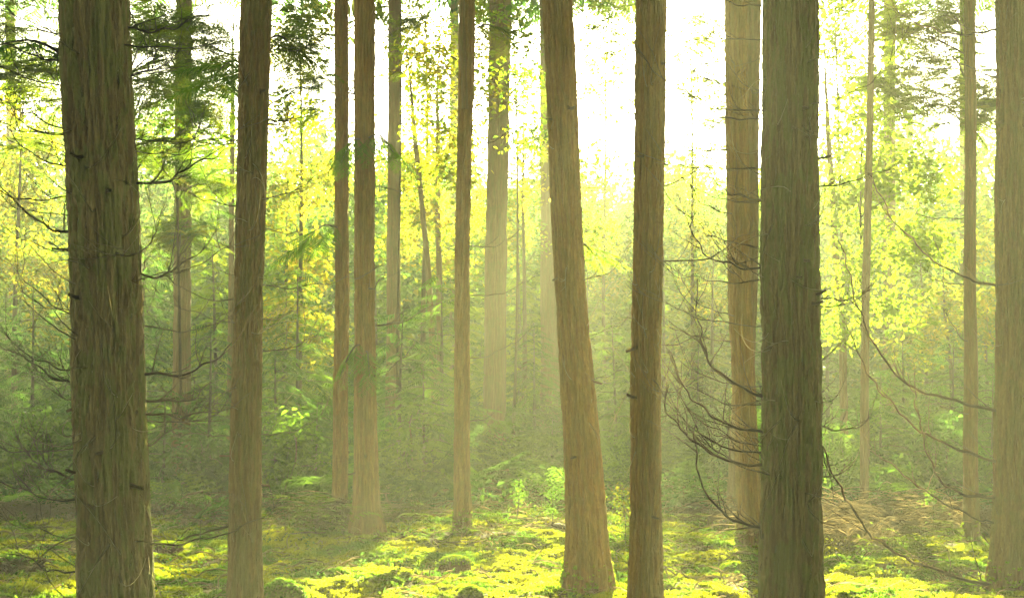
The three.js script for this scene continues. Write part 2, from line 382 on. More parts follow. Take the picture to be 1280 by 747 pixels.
// fine dead twigs that spring from the bark
function barkTwigs(T, n, y0, y1, mat, lenMax = 0.5, faces = 1.6) {
  for (let i = 0; i < n; i++) {
    const y = rr(y0, y1), c = T.prof(y), a = Math.PI / 2 + gauss() * faces, d = V(Math.cos(a), 0, Math.sin(a));
    let cur = V(c.x, y, c.z).addScaledVector(d, c.r * 0.9), dir = d.clone().multiplyScalar(0.8).add(V(gauss() * 0.8, rr(-0.9, 0.5), gauss() * 0.4)).normalize(), L = lenMax * rr(0.35, 1), q = [cur.clone()];
    const bend = rnd() < 0.6 ? 1 : -0.6, side = gauss() * 0.5;
    for (let s = 0; s < 8; s++) { dir.add(V(side * 0.3 + gauss() * 0.12, bend * 0.22, gauss() * 0.12)).normalize(); cur = cur.clone().addScaledVector(dir, L / 8); q.push(cur); }
    const mb = new MB(T.base); mb.tube(q, rr(0.0022, 0.004), 0.0009, 5);
    if (rnd() < 0.6) { const k = 2 + Math.floor(rnd() * 4), q2 = [q[k].clone()]; let c2 = q[k].clone(), d2 = q[k + 1].clone().sub(q[k]).normalize().add(V(gauss() * 0.7, gauss() * 0.7, gauss() * 0.3)).normalize(); for (let s = 0; s < 4; s++) { d2.y += 0.15; c2 = c2.clone().addScaledVector(d2.normalize(), L / 10); q2.push(c2); } mb.tube(q2, 0.0018, 0.0008, 4); }
    part('twig', mb.geo(), mat, T.g);
  }
}
// loose dead branches all round a trunk, more of them on one side
function deadBranches(T, n, y0, y1, side, L0, L1, r0 = 0.007, shoots = 5) {
  for (let i = 0; i < n; i++) {
    const y = lerp(y0, y1, (i + rnd()) / n), c = T.prof(y), a = (side > 0 ? 0 : Math.PI) + gauss() * 0.8, d = V(Math.cos(a), 0, Math.sin(a)), L = rr(L0, L1);
    const q = [V(c.x, y, c.z)]; let cur = V(c.x, y, c.z).addScaledVector(d, c.r), dir = d.clone().add(V(0, rr(-0.35, 0.1), 0)).normalize(); q.push(cur);
    for (let s = 0; s < 6; s++) { dir.add(V(gauss() * 0.18, rr(0.02, 0.28), gauss() * 0.18)).normalize(); cur = cur.clone().addScaledVector(dir, L / 6); q.push(cur); }
    part('branch', branchGeo(q, r0 * rr(0.7, 1.2), T.base, shoots, L * 0.45), M.twig, T.g);
  }
}
// a drooping green bough: limb with sprays
function bough(T, px, py, dz, tipx, tipy, R, n, pal, geos = G.feather) {
  R *= 1.05; n = Math.round(n * 1.1);
  const a = at(px, py, T.depth), c = T.prof(a.y), o = V(c.x, a.y, c.z), tip = at(tipx, tipy, T.depth + dz), mid = o.clone().lerp(tip, 0.5).add(V(0, 0.12, 0)), q = curve([o, mid, tip], 12);
  const mb = new MB(T.base).tube(q, 0.012, 0.003, 5), L = new Leaves(T.base), d = tip.clone().sub(o).normalize();
  for (let i = 0; i < n; i++) { const k = 2 + Math.floor(rr(0, 10.9)), p = q[k]; const x = d.clone().applyAxisAngle(UPV, (i % 2 ? 1 : -1) * rr(0.2, 1.2)); x.y += rr(-0.7, 0); L.add(p, x, V(gauss() * 0.3, 1, gauss() * 0.3), R * rr(0.6, 1.1), pal); }
  const g = part('bough', mb.geo(), M.twig, T.g);
  L.build('foliage', geos, M.needle, g);
}

const T1 = tallTree({ label: 'thick olive-brown trunk with dark furrowed bark left of the slim brown trunk', pts: [[118, 0, 84], [132, 373, 85], [140, 600, 87], [144, 747, 92]], depth: 7, bark: M.barkOlive });
const T2 = tallTree({ ridge: 0.010, label: 'slim brown trunk with pale wiry twigs beside the mossy hummock', pts: [[321, 0, 38], [310, 373, 35], [307, 600, 38], [307, 747, 41]], depth: 9.9, bark: M.barkBrown });
const T4 = tallTree({ label: 'tan trunk with a flared foot at the moss edge, green boughs halfway up', pts: [[455, 0, 26], [456, 373, 25], [457, 560, 29], [457, 625, 32], [456, 668, 40]], depth: 14.9, bark: M.barkRed, flare: 0.25 });
const T3 = tallTree({ label: 'thin reddish trunk close behind the tan trunk with green boughs', pts: [[427, 0, 17], [427, 373, 17], [424, 640, 19]], depth: 16.6, bark: M.barkRed, flare: 0.15 });
const T6 = tallTree({ label: 'slender straight ochre trunk behind the dark stump', pts: [[584, 0, 20], [578, 300, 18], [577, 560, 19], [578, 670, 21]], depth: 14.7, bark: M.barkRed, flare: 0.2 });
const T9 = tallTree({ ridge: 0.010, label: 'leaning reddish trunk with fibrous bark and a wide flared foot in bright moss', pts: [[696, 0, 38], [706, 187, 38], [714, 373, 38], [728, 560, 45], [733, 660, 51], [736, 742, 62]], depth: 10.7, bark: M.barkRed, flare: 0.12 });
const T10 = tallTree({ ridge: 0.010, label: 'straight smooth brown trunk right of the leaning reddish trunk', pts: [[815, 0, 38], [809, 373, 36], [807, 600, 37], [807, 747, 41]], depth: 9.6, bark: M.barkRed });
const T11 = tallTree({ label: 'hazy golden trunk behind the thick trunk with arching dead branches', pts: [[919, 0, 28], [925, 373, 28], [938, 640, 30], [940, 680, 34]], depth: 13.8, bark: M.barkRed });
const T11b = tallTree({ label: 'pale trunk half hidden behind the hazy golden trunk', pts: [[940, 0, 22], [934, 373, 26], [922, 640, 28]], depth: 17.2, bark: M.barkBrown });
const T12 = tallTree({ label: 'thick dark olive trunk with arching dead branches on its side', pts: [[989, 0, 68], [987, 373, 70], [989, 600, 73], [989, 747, 77]], depth: 7.8, bark: M.barkOlive });
const T13 = tallTree({ label: 'very thin grey pole trunk rising from the dry brush', pts: [[1090, 40, 8], [1083, 373, 10], [1080, 630, 11]], depth: 17, bark: M.barkBrown, flare: 0.1, crown: 0.8, crownN: 16, ridge: 0.002 });
const T14 = tallTree({ label: 'slim straight grey-brown trunk beside the trunk with long sweeping branches', pts: [[1213, 0, 13], [1213, 373, 15], [1214, 670, 19]], depth: 14, bark: M.barkBrown, flare: 0.15, ridge: 0.004 });
const T15 = tallTree({ label: 'brown trunk with long sweeping dead branches and a flared foot', pts: [[1267, 0, 42], [1268, 373, 43], [1268, 600, 48], [1268, 670, 52], [1269, 735, 62]], depth: 10.9, bark: M.barkBrown, flare: 0.15 });
const T16 = tallTree({ label: 'pale hazy trunk seen between the thickest trunk and the slim brown one', pts: [[230, 0, 20], [227, 373, 22], [226, 600, 25]], depth: 20, bark: M.barkBrown });
const T5 = tallTree({ label: 'hazy grey trunk far behind the tan trunk, its foot hidden in saplings', pts: [[494, 0, 17], [492, 330, 17], [490, 560, 18]], depth: 27, crown: 4, crownN: 110, spray: 1.9, bark: M.barkBrown });
const T7 = tallTree({ label: 'broad hazy trunk far behind the slender ochre trunk', pts: [[626, 0, 28], [620, 300, 27], [618, 480, 28]], depth: 25, crown: 3.2, crownN: 110, spray: 1.9, bark: M.barkBrown });
const T8 = tallTree({ label: 'dim grey trunk far behind the leaning reddish trunk', pts: [[686, 0, 23], [688, 430, 24]], depth: 32, crown: 3.4, crownN: 110, spray: 1.9, bark: M.barkBrown });
const T17 = tallTree({ label: 'dim trunk far behind the leafy maple', pts: [[1113, 0, 15], [1112, 260, 15]], depth: 29, crown: 4, crownN: 110, spray: 1.9, bark: M.barkBrown });
const T18 = tallTree({ name: 'sapling_tree', label: 'thin leaning stem in front of the leafy maple', pts: [[1036, 160, 6], [1053, 430, 9], [1058, 600, 10]], depth: 20, bark: M.barkBrown, crown: 0, top: 6.5, flare: 0.1 });
tallTree({ name: 'sapling_tree', label: 'thin pale stem leaning among yellow leaves beside the far grey trunk', pts: [[519, 180, 6], [532, 300, 7], [540, 420, 8]], depth: 26, bark: M.barkBrown, crown: 0, top: 8, flare: 0.1 });
tallTree({ name: 'sapling_tree', label: 'thin upright stem between the far grey trunk and the slender ochre trunk', pts: [[547, 180, 6], [548, 300, 7], [550, 420, 8]], depth: 28, bark: M.barkBrown, crown: 0, top: 8, flare: 0.1 });
tallTree({ name: 'sapling_tree', label: 'thin grey stem just left of the slim mossy brown trunk', pts: [[290, 150, 6], [289, 330, 7], [287, 500, 8]], depth: 24, bark: M.barkBrown, crown: 0, top: 8, flare: 0.1 });
part('side_stem', trunkGeo(profile([[577, -40, 8], [579, 60, 8], [581, 130, 8]], 14.6, 9), at(581, 136, 14.6).y, 9, T6.base, { radial: 16, dy: 0.08, ridge: 0.003, flare: 0, sd: 4 }), M.barkBrown, T6.g);

for (const [px, w, d] of [[-70, 14, 36], [12, 12, 40], [131, 16, 37], [309, 15, 38], [456, 13, 42], [568, 11, 44], [1008, 13, 38], [700, 13, 41], [1206, 12, 40], [1268, 16, 36], [1370, 15, 38]])
  tallTree({ name: 'distant_conifer', label: 'distant tall conifer with a dense crown, its trunk dim in the haze', group: 'tall conifers far back in the wood', pts: [[px, 0, w], [px + gauss() * 3, 300, w + 1], [px, 480, w + 2]], depth: d, bark: M.barkBrown, crown: px === 1008 ? 1.6 : px === 700 ? 3.6 : 4.6, crownLow: px === 700 ? -1.0 : 0, crownN: 120, spray: 2, crownPal: 'deep' });
// traced dead branches
traced(T15, [[1247, 357], [1215, 350], [1165, 325], [1112, 268], [1088, 215]], 0.013, -0.9, 5, 0.4);
traced(T15, [[1247, 513], [1190, 500], [1140, 483], [1105, 448], [1082, 405], [1066, 360], [1050, 300]], 0.014, -1.2, 6, 0.45);
traced(T15, [[1247, 577], [1200, 562], [1150, 537], [1108, 498], [1078, 452], [1060, 405]], 0.013, -0.8, 5, 0.4);
traced(T15, [[1246, 621], [1208, 619], [1176, 598], [1156, 555], [1146, 510], [1138, 470]], 0.013, -0.7, 4, 0.35);
traced(T15, [[1245, 652], [1225, 648], [1170, 622], [1110, 578], [1084, 560]], 0.011, -0.9, 5, 0.4);
traced(T15, [[1243, 731], [1205, 724], [1150, 704], [1108, 684], [1074, 648], [1044, 596], [1026, 552], [1016, 500]], 0.016, -1.4, 6, 0.5);
traced(T15, [[1248, 36], [1200, 42], [1150, 30], [1105, 2]], 0.011, -0.6, 5, 0.4);
traced(T15, [[1248, 95], [1225, 90], [1190, 70], [1160, 40]], 0.008, 0.6, 4, 0.4);
traced(T12, [[953, 660], [930, 654], [903, 642], [880, 606], [872, 560], [870, 520]], 0.011, 0.4, 6, 0.35);
traced(T12, [[953, 494], [925, 482], [900, 466], [882, 440], [873, 400], [868, 350]], 0.010, 0.5, 6, 0.35);
traced(T12, [[953, 540], [915, 532], [880, 512], [852, 478], [838, 440]], 0.010, 0.7, 7, 0.35);
traced(T12, [[953, 582], [905, 574], [868, 552], [838, 520], [818, 470]], 0.011, 0.8, 7, 0.4);
traced(T12, [[953, 566], [915, 560], [880, 545], [860, 515], [846, 480]], 0.007, 0.3, 5, 0.3);
traced(T12, [[954, 335], [930, 334], [895, 325], [870, 300], [852, 265]], 0.008, 0.6, 6, 0.35);
traced(T12, [[954, 252], [930, 248], [902, 235], [880, 205]], 0.007, 0.5, 5, 0.3);
traced(T12, [[954, 150], [925, 150], [890, 138], [866, 110]], 0.007, 0.5, 5, 0.3);
traced(T12, [[1022, 530], [1045, 538], [1072, 534], [1088, 515]], 0.006, 0.3, 3, 0.25);
traced(T12, [[1022, 545], [1034, 590], [1042, 630]], 0.006, 0.2, 2, 0.2);
traced(T1, [[176, 467], [205, 468], [240, 464], [268, 450], [292, 430]], 0.009, -0.2, 5, 0.3);
traced(T1, [[177, 500], [208, 502], [240, 496], [268, 478]], 0.008, 0.3, 4, 0.25);
traced(T1, [[178, 518], [215, 520], [255, 516], [284, 506]], 0.008, 0.5, 4, 0.25);
traced(T1, [[168, 228], [195, 228], [222, 220], [250, 200], [290, 185]], 0.009, 0.4, 5, 0.35);
traced(T1, [[172, 342], [196, 346], [220, 336], [248, 316], [275, 285]], 0.007, 0.4, 4, 0.3);
traced(T1, [[163, 95], [185, 90], [205, 78], [228, 52]], 0.007, 0.3, 4, 0.3);
traced(T1, [[163, 36], [200, 40], [240, 22], [280, 8]], 0.007, 0.5, 5, 0.35);
traced(T1, [[80, 78], [52, 70], [20, 60], [-14, 40]], 0.008, 0.5, 7, 0.35);
traced(T1, [[82, 160], [55, 150], [20, 135], [-14, 110]], 0.006, 0.3, 6, 0.3);
traced(T1, [[86, 290], [60, 282], [30, 262], [0, 230], [-20, 200]], 0.008, 0.3, 6, 0.3);
traced(T1, [[84, 205], [55, 200], [25, 180], [0, 150]], 0.006, 0.4, 6, 0.3);
traced(T1, [[92, 480], [68, 472], [40, 455], [14, 430]], 0.007, 0.3, 5, 0.3);
traced(T1, [[96, 600], [70, 590], [35, 570], [8, 540]], 0.006, 0.6, 5, 0.3);
traced(T1, [[98, 716], [70, 715], [40, 700], [15, 680]], 0.006, 0.3, 4, 0.3);
traced(T2, [[290, 655], [268, 662], [240, 672], [215, 676], [190, 676]], 0.010, -0.3, 4, 0.25, M.twigPale);
traced(T2, [[293, 180], [270, 182], [245, 175], [220, 160]], 0.006, 0.3, 5, 0.3);
traced(T2, [[330, 150], [350, 150], [372, 140], [392, 120]], 0.006, 0.3, 5, 0.3);
traced(T2, [[328, 400], [345, 400], [362, 390], [378, 370]], 0.005, 0.2, 4, 0.25, M.twigPale);
deadBranches(T12, 13, 0.9, 3.8, -1, 0.5, 1.1, 0.004, 8);
deadBranches(T1, 15, 0.7, 3.4, -1, 0.4, 0.9, 0.004, 8);
deadBranches(T1, 9, 0.8, 3.4, 1, 0.4, 0.9, 0.004, 7);
deadBranches(T2, 7, 1.2, 4, 1, 0.4, 0.9, 0.004, 6);
deadBranches(T2, 6, 1.2, 4, -1, 0.4, 0.8, 0.004, 6);
deadBranches(T12, 6, 1.2, 3.8, 1, 0.4, 0.9, 0.004, 6);
deadBranches(T10, 7, 1.0, 3.8, 1, 0.4, 0.9, 0.005, 5);
deadBranches(T9, 5, 1.4, 3.8, 1, 0.3, 0.7, 0.004, 4);
deadBranches(T4, 6, 1.3, 5, 1, 0.5, 1.1, 0.007, 5);
deadBranches(T6, 6, 1.0, 5, 1, 0.4, 1.0, 0.006, 5);
deadBranches(T11, 8, 1.0, 5.2, -1, 0.5, 1.2, 0.007, 6);
deadBranches(T14, 6, 1.2, 5, -1, 0.4, 1.0, 0.006, 5);
barkTwigs(T1, 34, 0.5, 3.3, M.twigPale, 0.5);
barkTwigs(T12, 34, 0.5, 3.5, M.twigPale, 0.5);
barkTwigs(T2, 22, 0.4, 3.9, M.twigPale, 0.45);
barkTwigs(T10, 18, 0.8, 3.8, M.twigPale, 0.4);
barkTwigs(T9, 8, 1.0, 3.8, M.twigPale, 0.3);
barkTwigs(T15, 8, 1.2, 4, M.twigPale, 0.4);
for (const [T, n] of [[T1, 9], [T12, 9], [T2, 6], [T10, 6], [T9, 5], [T15, 6], [T4, 5]])
  for (let i = 0; i < n; i++) {                               // broken branch stubs
    const y = rr(0.7, 1.4 + T.depth * 0.26), c = T.prof(y), a = Math.PI / 2 + gauss() * 1.5, d = V(Math.cos(a), rr(-0.3, 0.15), Math.sin(a)).normalize(), r = rr(0.006, 0.013), o = V(c.x, y, c.z);
    const q = [o.clone().addScaledVector(d, c.r * 0.8), o.clone().addScaledVector(d, c.r + 0.012), o.clone().addScaledVector(d, c.r + rr(0.03, 0.09)).add(V(0, rr(-0.01, 0.02), 0))];
    part('branch_stub', new MB(T.base).tube(curve(q, 6), r, r * 0.5, 7, (t) => r * (1.9 * Math.exp(-t * 5) + 0.75)).geo(), M.barkBrown, T.g);
  }
// live boughs
bough(T4, 455, 175, -0.5, 425, 205, 0.42, 12, PAL.green);
bough(T4, 456, 175, -0.5, 492, 190, 0.40, 12, PAL.green);
bough(T3, 427, 285, -0.5, 378, 305, 0.46, 14, PAL.green);
bough(T4, 456, 440, -0.5, 462, 472, 0.36, 9, PAL.green);
bough(T4, 456, 430, -0.4, 425, 470, 0.34, 9, PAL.green);
bough(T2, 312, 92, 0.4, 262, 100, 0.45, 14, PAL.green);
bough(T2, 318, 60, 0.4, 378, 70, 0.4, 14, PAL.olive);
bough(T1, 90, 100, 1.4, -20, 60, 0.34, 14, PAL.deep);
bough(T6, 582, 40, 0.3, 640, 50, 0.42, 12, PAL.olive);
bough(T9, 716, 330, 0.3, 745, 320, 0.3, 9, PAL.lime);

// ---------------------------------------------------------------- understorey and crowns behind
function sapling(name, label, px, depth, topPy, R, pal, group, geos = G.spray, density = 1, baseT = 0.06) {
  const p0 = at(px, 500, depth), base = V(p0.x, groundY(p0.x, -depth), -depth), Ht = at(px, topPy, depth).y - base.y, g = thing(name, label, 'tree', base, group);
  const lx = gauss() * 0.03 * Ht, stem = [0, 0.35, 0.7, 1].map((t) => base.clone().add(V(lx * t * t, Ht * t - 0.05, gauss() * 0.02)));
  part('trunk', new MB(base).tube(curve(stem, 12), 0.012 * Ht + 0.008, 0.004, 8).geo(), M.twig, g);
  const mb = new MB(base), L = new Leaves(base), n = Math.round(Ht * 15 * density);
  for (let i = 0; i < n; i++) {
    const t = lerp(baseT, 0.99, Math.pow((i + rnd()) / n, 0.92)), a = i * 2.39996 + rr(-0.4, 0.4), len = R * (Math.pow(1 - t, 0.75) * rr(0.55, 1.15) + 0.06), d = V(Math.cos(a), 0, Math.sin(a)), o = base.clone().add(V(lx * t * t, Ht * t, 0));
    const q = []; for (let s = 0; s <= 4; s++) { const w = s / 4; q.push(o.clone().addScaledVector(d, len * w).add(V(0, 0.2 * len * w - 0.42 * len * w * w, 0))); }
    mb.tube(q, 0.006, 0.0025, 4);
    const st = Math.max(0.12, 0.2 / Math.max(len, 0.3));
    for (let s = st; s <= 1.001; s += st) { const w = Math.min(s, 0.999) * 4, k = Math.floor(w), pp = q[k].clone().lerp(q[k + 1], w - k); for (const sd of [-1, 1]) { const x = d.clone().applyAxisAngle(UPV, sd * rr(0.35, 1.05)); x.y = rr(-0.55, 0.05); L.add(pp, x, V(gauss() * 0.3, 1, gauss() * 0.3), rr(0.28, 0.5) * (0.7 + 0.3 * Math.min(1, len)), pal); } }
  }
  part('branchwork', mb.geo(), M.twig, g, 'stuff');
  L.build('crown', geos, M.needle, g);
  return g;
}
function leafy(name, label, px, depth, clumps, pal, geos, group, opt = {}) {   // clumps: [px, py, rx px, ry px, clusters]
  const p0 = at(px, 500, depth), base = V(p0.x, groundY(p0.x, -depth), -depth), g = thing(name, label, opt.category ?? 'tree', base, group);
  const s = depth / F, L = new Leaves(base), mb = new MB(base), tops = clumps.map((c) => at(c[0], c[1], depth + (opt.dz ?? 0) * gauss()));
  const top = V(base.x + gauss() * 0.05, Math.max(...tops.map((t) => t.y)), base.z);
  const stem = curve([base.clone().add(V(0, -0.1, 0)), base.clone().lerp(top, 0.33).add(V(gauss() * 0.1, 0, 0)), base.clone().lerp(top, 0.7).add(V(gauss() * 0.1, 0, 0)), top], 18);
  part('trunk', new MB(base).tube(stem, opt.r ?? 0.05, 0.008, 10).geo(), opt.bark ?? M.barkBrown, g);
  clumps.forEach(([cx, cy, rx, ry, n], k) => {
    const c = tops[k], R = V(rx * s, ry * s, Math.max(rx, ry) * s * (opt.zf ?? 0.5));
    const j = stem.reduce((b, p, i) => (p.y < c.y - R.y * 0.3 && i < 17 ? i : b), 0);
    mb.tube(curve([stem[j], stem[j].clone().lerp(c, 0.5).add(V(0, 0.08, gauss() * 0.1)), c], 8), 0.012, 0.004, 5);
    for (let i = 0; i < n; i++) {
      let d = dirRand(); const q = Math.pow(rnd(), 0.45); const p = V(d.x * R.x * q, d.y * R.y * q, d.z * R.z * q).add(c);
      if (n3(p.x * 1.5, p.y * 1.8, p.z * 1.5) < -0.25 && rnd() < 0.85) continue;
      if (p.y < groundY(p.x, p.z) + 0.05) continue;
      if (i % 6 === 0) mb.tube([c.clone().lerp(p, 0.25), c.clone().lerp(p, 0.65).add(V(gauss() * 0.05, 0.03, gauss() * 0.05)), p], 0.005, 0.002, 4);
      const x = dirRand(); x.y *= 0.4; L.add(p, x, V(gauss() * 0.4, 1, gauss() * 0.4), (opt.size ?? 1) * rr(0.8, 1.3), pal);
    }
  });
  part('branchwork', mb.geo(), M.twig, g, 'stuff');
  L.build('crown', geos, opt.needle ? M.needle : M.leaf, g);
  return g;
}
// dark young conifers along the back of the clearing
const SAP = 'young conifers crowding the back of the clearing';
const saps = [[-30, 19.5, 330, 1.1, 'deep'], [40, 21.0, 350, 1.2, 'deep'], [100, 19.0, 420, 1.0, 'deep'], [175, 21.5, 300, 1.2, 'deep'], [205, 18.6, 480, 0.9, 'deep'], [262, 20.0, 400, 1.1, 'deep'], [345, 19.5, 430, 1.1, 'deep'], [372, 23.0, 330, 1.3, 'green'],
  [395, 19.0, 500, 0.8, 'deep'], [498, 20.5, 380, 1.2, 'deep'], [530, 19.0, 450, 1.0, 'green'], [552, 22.5, 340, 1.3, 'green'], [610, 26.5, 470, 1.1, 'deep'], [640, 25.5, 500, 0.9, 'deep'], [668, 28.5, 400, 1.2, 'deep'], [690, 26.1, 520, 0.9, 'deep'], [762, 26.5, 500, 1.0, 'deep'], [770, 24.0, 400, 1.2, 'green'],
  [848, 27.0, 480, 1.0, 'deep'], [872, 29.5, 420, 1.1, 'green'], [905, 25.5, 540, 0.8, 'deep'], [1040, 20.0, 500, 1.0, 'deep'], [1100, 21.0, 460, 1.1, 'deep'], [1130, 24.0, 400, 1.3, 'green'], [1165, 19.5, 520, 0.9, 'deep'], [1190, 21.5, 420, 1.1, 'deep'], [1240, 19.5, 450, 1.0, 'deep'], [1290, 21.0, 380, 1.2, 'deep'], [1330, 20.0, 420, 1.1, 'deep']];
for (const [px, d, top, R, pal] of saps) sapling('young_conifer', 'young feathery green conifer in the crowded understorey behind the clearing', px, d, top, R, PAL[pal], SAP);
// middle storey, looser
const MID = 'loose green conifers in the haze behind the saplings';
for (const [px, d, top, R, pal] of [[20, 28, 240, 1.6, 'green'], [130, 30, 200, 1.6, 'green'], [270, 27, 290, 1.5, 'lime'], [355, 30, 230, 1.7, 'lime'], [470, 31, 280, 1.6, 'green'], [585, 29, 320, 1.5, 'lime'], [650, 33, 300, 1.6, 'lime'], [735, 34, 330, 1.4, 'lime'], [830, 34, 300, 1.3, 'lime'], [890, 30, 300, 1.3, 'olive'], [1035, 28, 330, 1.4, 'green'], [1160, 31, 300, 1.5, 'olive'], [1235, 28, 330, 1.4, 'green'], [1300, 30, 260, 1.6, 'green']])
  sapling('mid_conifer', 'loose hazy conifer rising behind the row of young conifers', px, d, top, R, PAL[pal], MID, G.spray, 0.75, 0.1);

leafy('golden_tree', 'golden-leaved tree left of the thickest trunk', 22, 25, [[20, 250, 50, 60, 230], [-20, 330, 50, 60, 160], [55, 330, 45, 45, 130], [40, 190, 40, 40, 90], [0, 130, 40, 40, 60], [60, 400, 40, 30, 80]], PAL.autumn, G.broad, null, { r: 0.07, dz: 1.2 });
leafy('cedar_tree', 'drooping bright green conifer round the pale hazy trunk', 227, 19.4, [[210, 110, 45, 45, 110], [255, 150, 40, 45, 110], [275, 90, 35, 40, 70], [200, 200, 30, 40, 70], [260, 230, 40, 35, 80], [225, 290, 40, 25, 60], [185, 40, 30, 35, 50], [250, 30, 45, 30, 60]], PAL.mixed, G.fine, null, { r: 0.03, dz: 0.8, size: 0.42, needle: true });
leafy('yellow_tree', 'sparse yellow-green tree between the slim brown trunk and the tan trunk', 372, 25, [[365, 150, 45, 50, 110], [395, 230, 38, 44, 110], [350, 250, 38, 44, 100], [380, 330, 40, 45, 140], [350, 400, 40, 30, 110], [400, 420, 25, 40, 90], [370, 60, 45, 45, 70], [395, 20, 30, 30, 40]], PAL.autumn, G.broad, null, { r: 0.06, dz: 1 });
leafy('birch_tree', 'pale yellow-green tree behind the slender ochre trunk', 528, 29, [[525, 110, 50, 55, 130], [550, 190, 45, 45, 130], [510, 210, 40, 40, 110], [535, 270, 45, 35, 140], [500, 300, 40, 30, 90], [520, 30, 50, 50, 90], [560, 330, 35, 30, 90], [560, 60, 30, 50, 60]], PAL.autumn, G.broad, null, { r: 0.07, dz: 1.4 });
leafy('birch_tree', 'yellow-green tree between the broad hazy trunk and the leaning trunk', 655, 30, [[650, 240, 40, 35, 70], [600, 260, 35, 45, 60], [640, 300, 45, 30, 90], [665, 180, 30, 35, 36], [605, 170, 30, 45, 40], [650, 110, 34, 40, 36], [610, 80, 30, 40, 36]], PAL.autumn, G.broad, null, { r: 0.06, dz: 1.2 });
leafy('birch_tree', 'faint yellow tree in the glare between the two bare trunks', 757, 36, [[755, 300, 40, 30, 90], [740, 240, 34, 34, 50], [770, 350, 40, 30, 120], [770, 210, 30, 34, 30], [745, 120, 38, 46, 46], [765, 50, 40, 44, 40], [735, 20, 30, 30, 26]], PAL.autumn, G.broad, null, { r: 0.06, dz: 1.2 });
leafy('birch_tree', 'faint yellow-green tree in the glare left of the golden trunk', 868, 34, [[868, 300, 38, 35, 110], [850, 240, 32, 34, 55], [880, 370, 35, 40, 130], [890, 200, 24, 34, 36], [872, 115, 36, 40, 34], [880, 40, 34, 44, 34]], PAL.autumn, G.broad, null, { r: 0.06, dz: 1.2 });
leafy('maple_tree', 'bright lime-green maple glowing behind the thin pole trunk', 1084, 19, [[1065, 250, 36, 48, 50], [1115, 215, 48, 42, 66], [1160, 230, 34, 38, 40], [1060, 330, 34, 42, 48], [1120, 310, 44, 38, 60], [1165, 300, 32, 30, 34], [1055, 400, 32, 36, 34], [1115, 380, 44, 32, 40], [1085, 150, 44, 38, 46]], PAL.lime, G.maple, null, { r: 0.03, dz: 0.6, zf: 0.5 });
leafy('yellow_tree', 'yellow-leaved tree glowing low behind the slim grey-brown trunk', 1180, 27, [[1190, 380, 40, 40, 130], [1150, 430, 40, 35, 120], [1235, 400, 30, 45, 110], [1230, 300, 25, 35, 50]], PAL.autumn, G.broad, null, { r: 0.06, dz: 1 });
leafy('hemlock_tree', 'olive conifer with drooping sprays between the pole trunk and the branchy trunk', 1214, 17.5, [[1130, 40, 45, 40, 80], [1180, 70, 45, 45, 95], [1170, 130, 50, 35, 90], [1225, 120, 35, 40, 70], [1110, 110, 35, 35, 60], [1190, 15, 45, 30, 60]], [...PAL.olive, ...PAL.lime], G.fine, null, { r: 0.03, dz: 0.8, size: 0.42, needle: true });
leafy('yellow_tree', 'thin yellow-green tree right behind the thick trunk with arching branches', 1055, 24, [[1045, 60, 34, 50, 90], [1080, 110, 40, 44, 90], [1060, 10, 40, 34, 60], [1040, 180, 24, 44, 60], [1110, 40, 40, 40, 70]], PAL.lime, G.broad, null, { r: 0.05, dz: 0.8 });
leafy('hemlock_tree', 'olive conifer sprays hanging near the top of the slim brown trunk', 314, 17, [[372, 40, 40, 35, 60], [390, 110, 35, 40, 60], [352, 20, 25, 30, 35]], [...PAL.green, ...PAL.lime], G.fine, null, { r: 0.045, dz: 0.6, size: 0.4, needle: true });

for (const [px, d, pal, lab, cl] of [
  [515, 18.6, 'green', 'leafy green bush between the tan flared trunk and the slender ochre trunk', [[510, 560, 26, 30, 60], [530, 600, 24, 26, 50], [495, 605, 22, 26, 46], [520, 520, 16, 20, 24]]],
  [372, 18.4, 'green', 'leafy green bush behind the yellow ferns by the slim brown trunk', [[365, 545, 26, 34, 64], [385, 590, 26, 30, 60], [350, 600, 20, 26, 40]]],
  [640, 23.5, 'green', 'pale leafy bush in the haze behind the slender ochre trunk', [[635, 560, 24, 24, 50], [655, 585, 22, 18, 40], [620, 590, 22, 18, 40]]],
  [1045, 18.8, 'green', 'leafy green bush just right of the thick dark olive trunk', [[1045, 560, 22, 36, 56], [1060, 600, 24, 24, 44]]],
  [1185, 18.4, 'deep', 'dark leafy bush left of the slim straight grey-brown trunk', [[1180, 560, 26, 34, 60], [1195, 610, 24, 26, 50], [1165, 600, 20, 24, 36]]],
  [60, 18.8, 'green', 'leafy bush behind the arching dry stalks', [[55, 540, 30, 36, 66], [30, 580, 28, 30, 56], [75, 590, 18, 26, 36]]],
  [250, 18.8, 'deep', 'dark leafy bush below the pale hazy trunk', [[255, 570, 26, 34, 60], [235, 600, 24, 26, 46], [272, 606, 20, 24, 40]]]])
  leafy('leafy_bush', lab, px, d, cl, PAL[pal], [...G.broad, ...G.small], null, { r: 0.012, dz: 0.2, zf: 0.7, category: 'bush' });
leafy('hemlock_tree', 'thin conifer with backlit sprays behind the straight smooth trunk', 811, 22, [[755, 20, 44, 30, 34], [748, 80, 36, 34, 26], [765, 130, 34, 26, 20], [860, 30, 30, 36, 26], [872, 100, 32, 36, 26], [885, 160, 24, 26, 18]], [...PAL.olive, ...PAL.lime], G.fine, null, { r: 0.03, dz: 0.8, size: 0.42, needle: true });
leafy('birch_tree', 'tall yellow-green tree layered behind the slender ochre trunk', 579, 22, [[545, 80, 34, 44, 40], [535, 150, 32, 40, 44], [600, 110, 24, 40, 30], [560, 215, 34, 36, 50], [515, 60, 26, 36, 26], [605, 30, 26, 34, 24]], PAL.autumn, [...G.broad, ...G.small], null, { r: 0.03, dz: 0.7 });
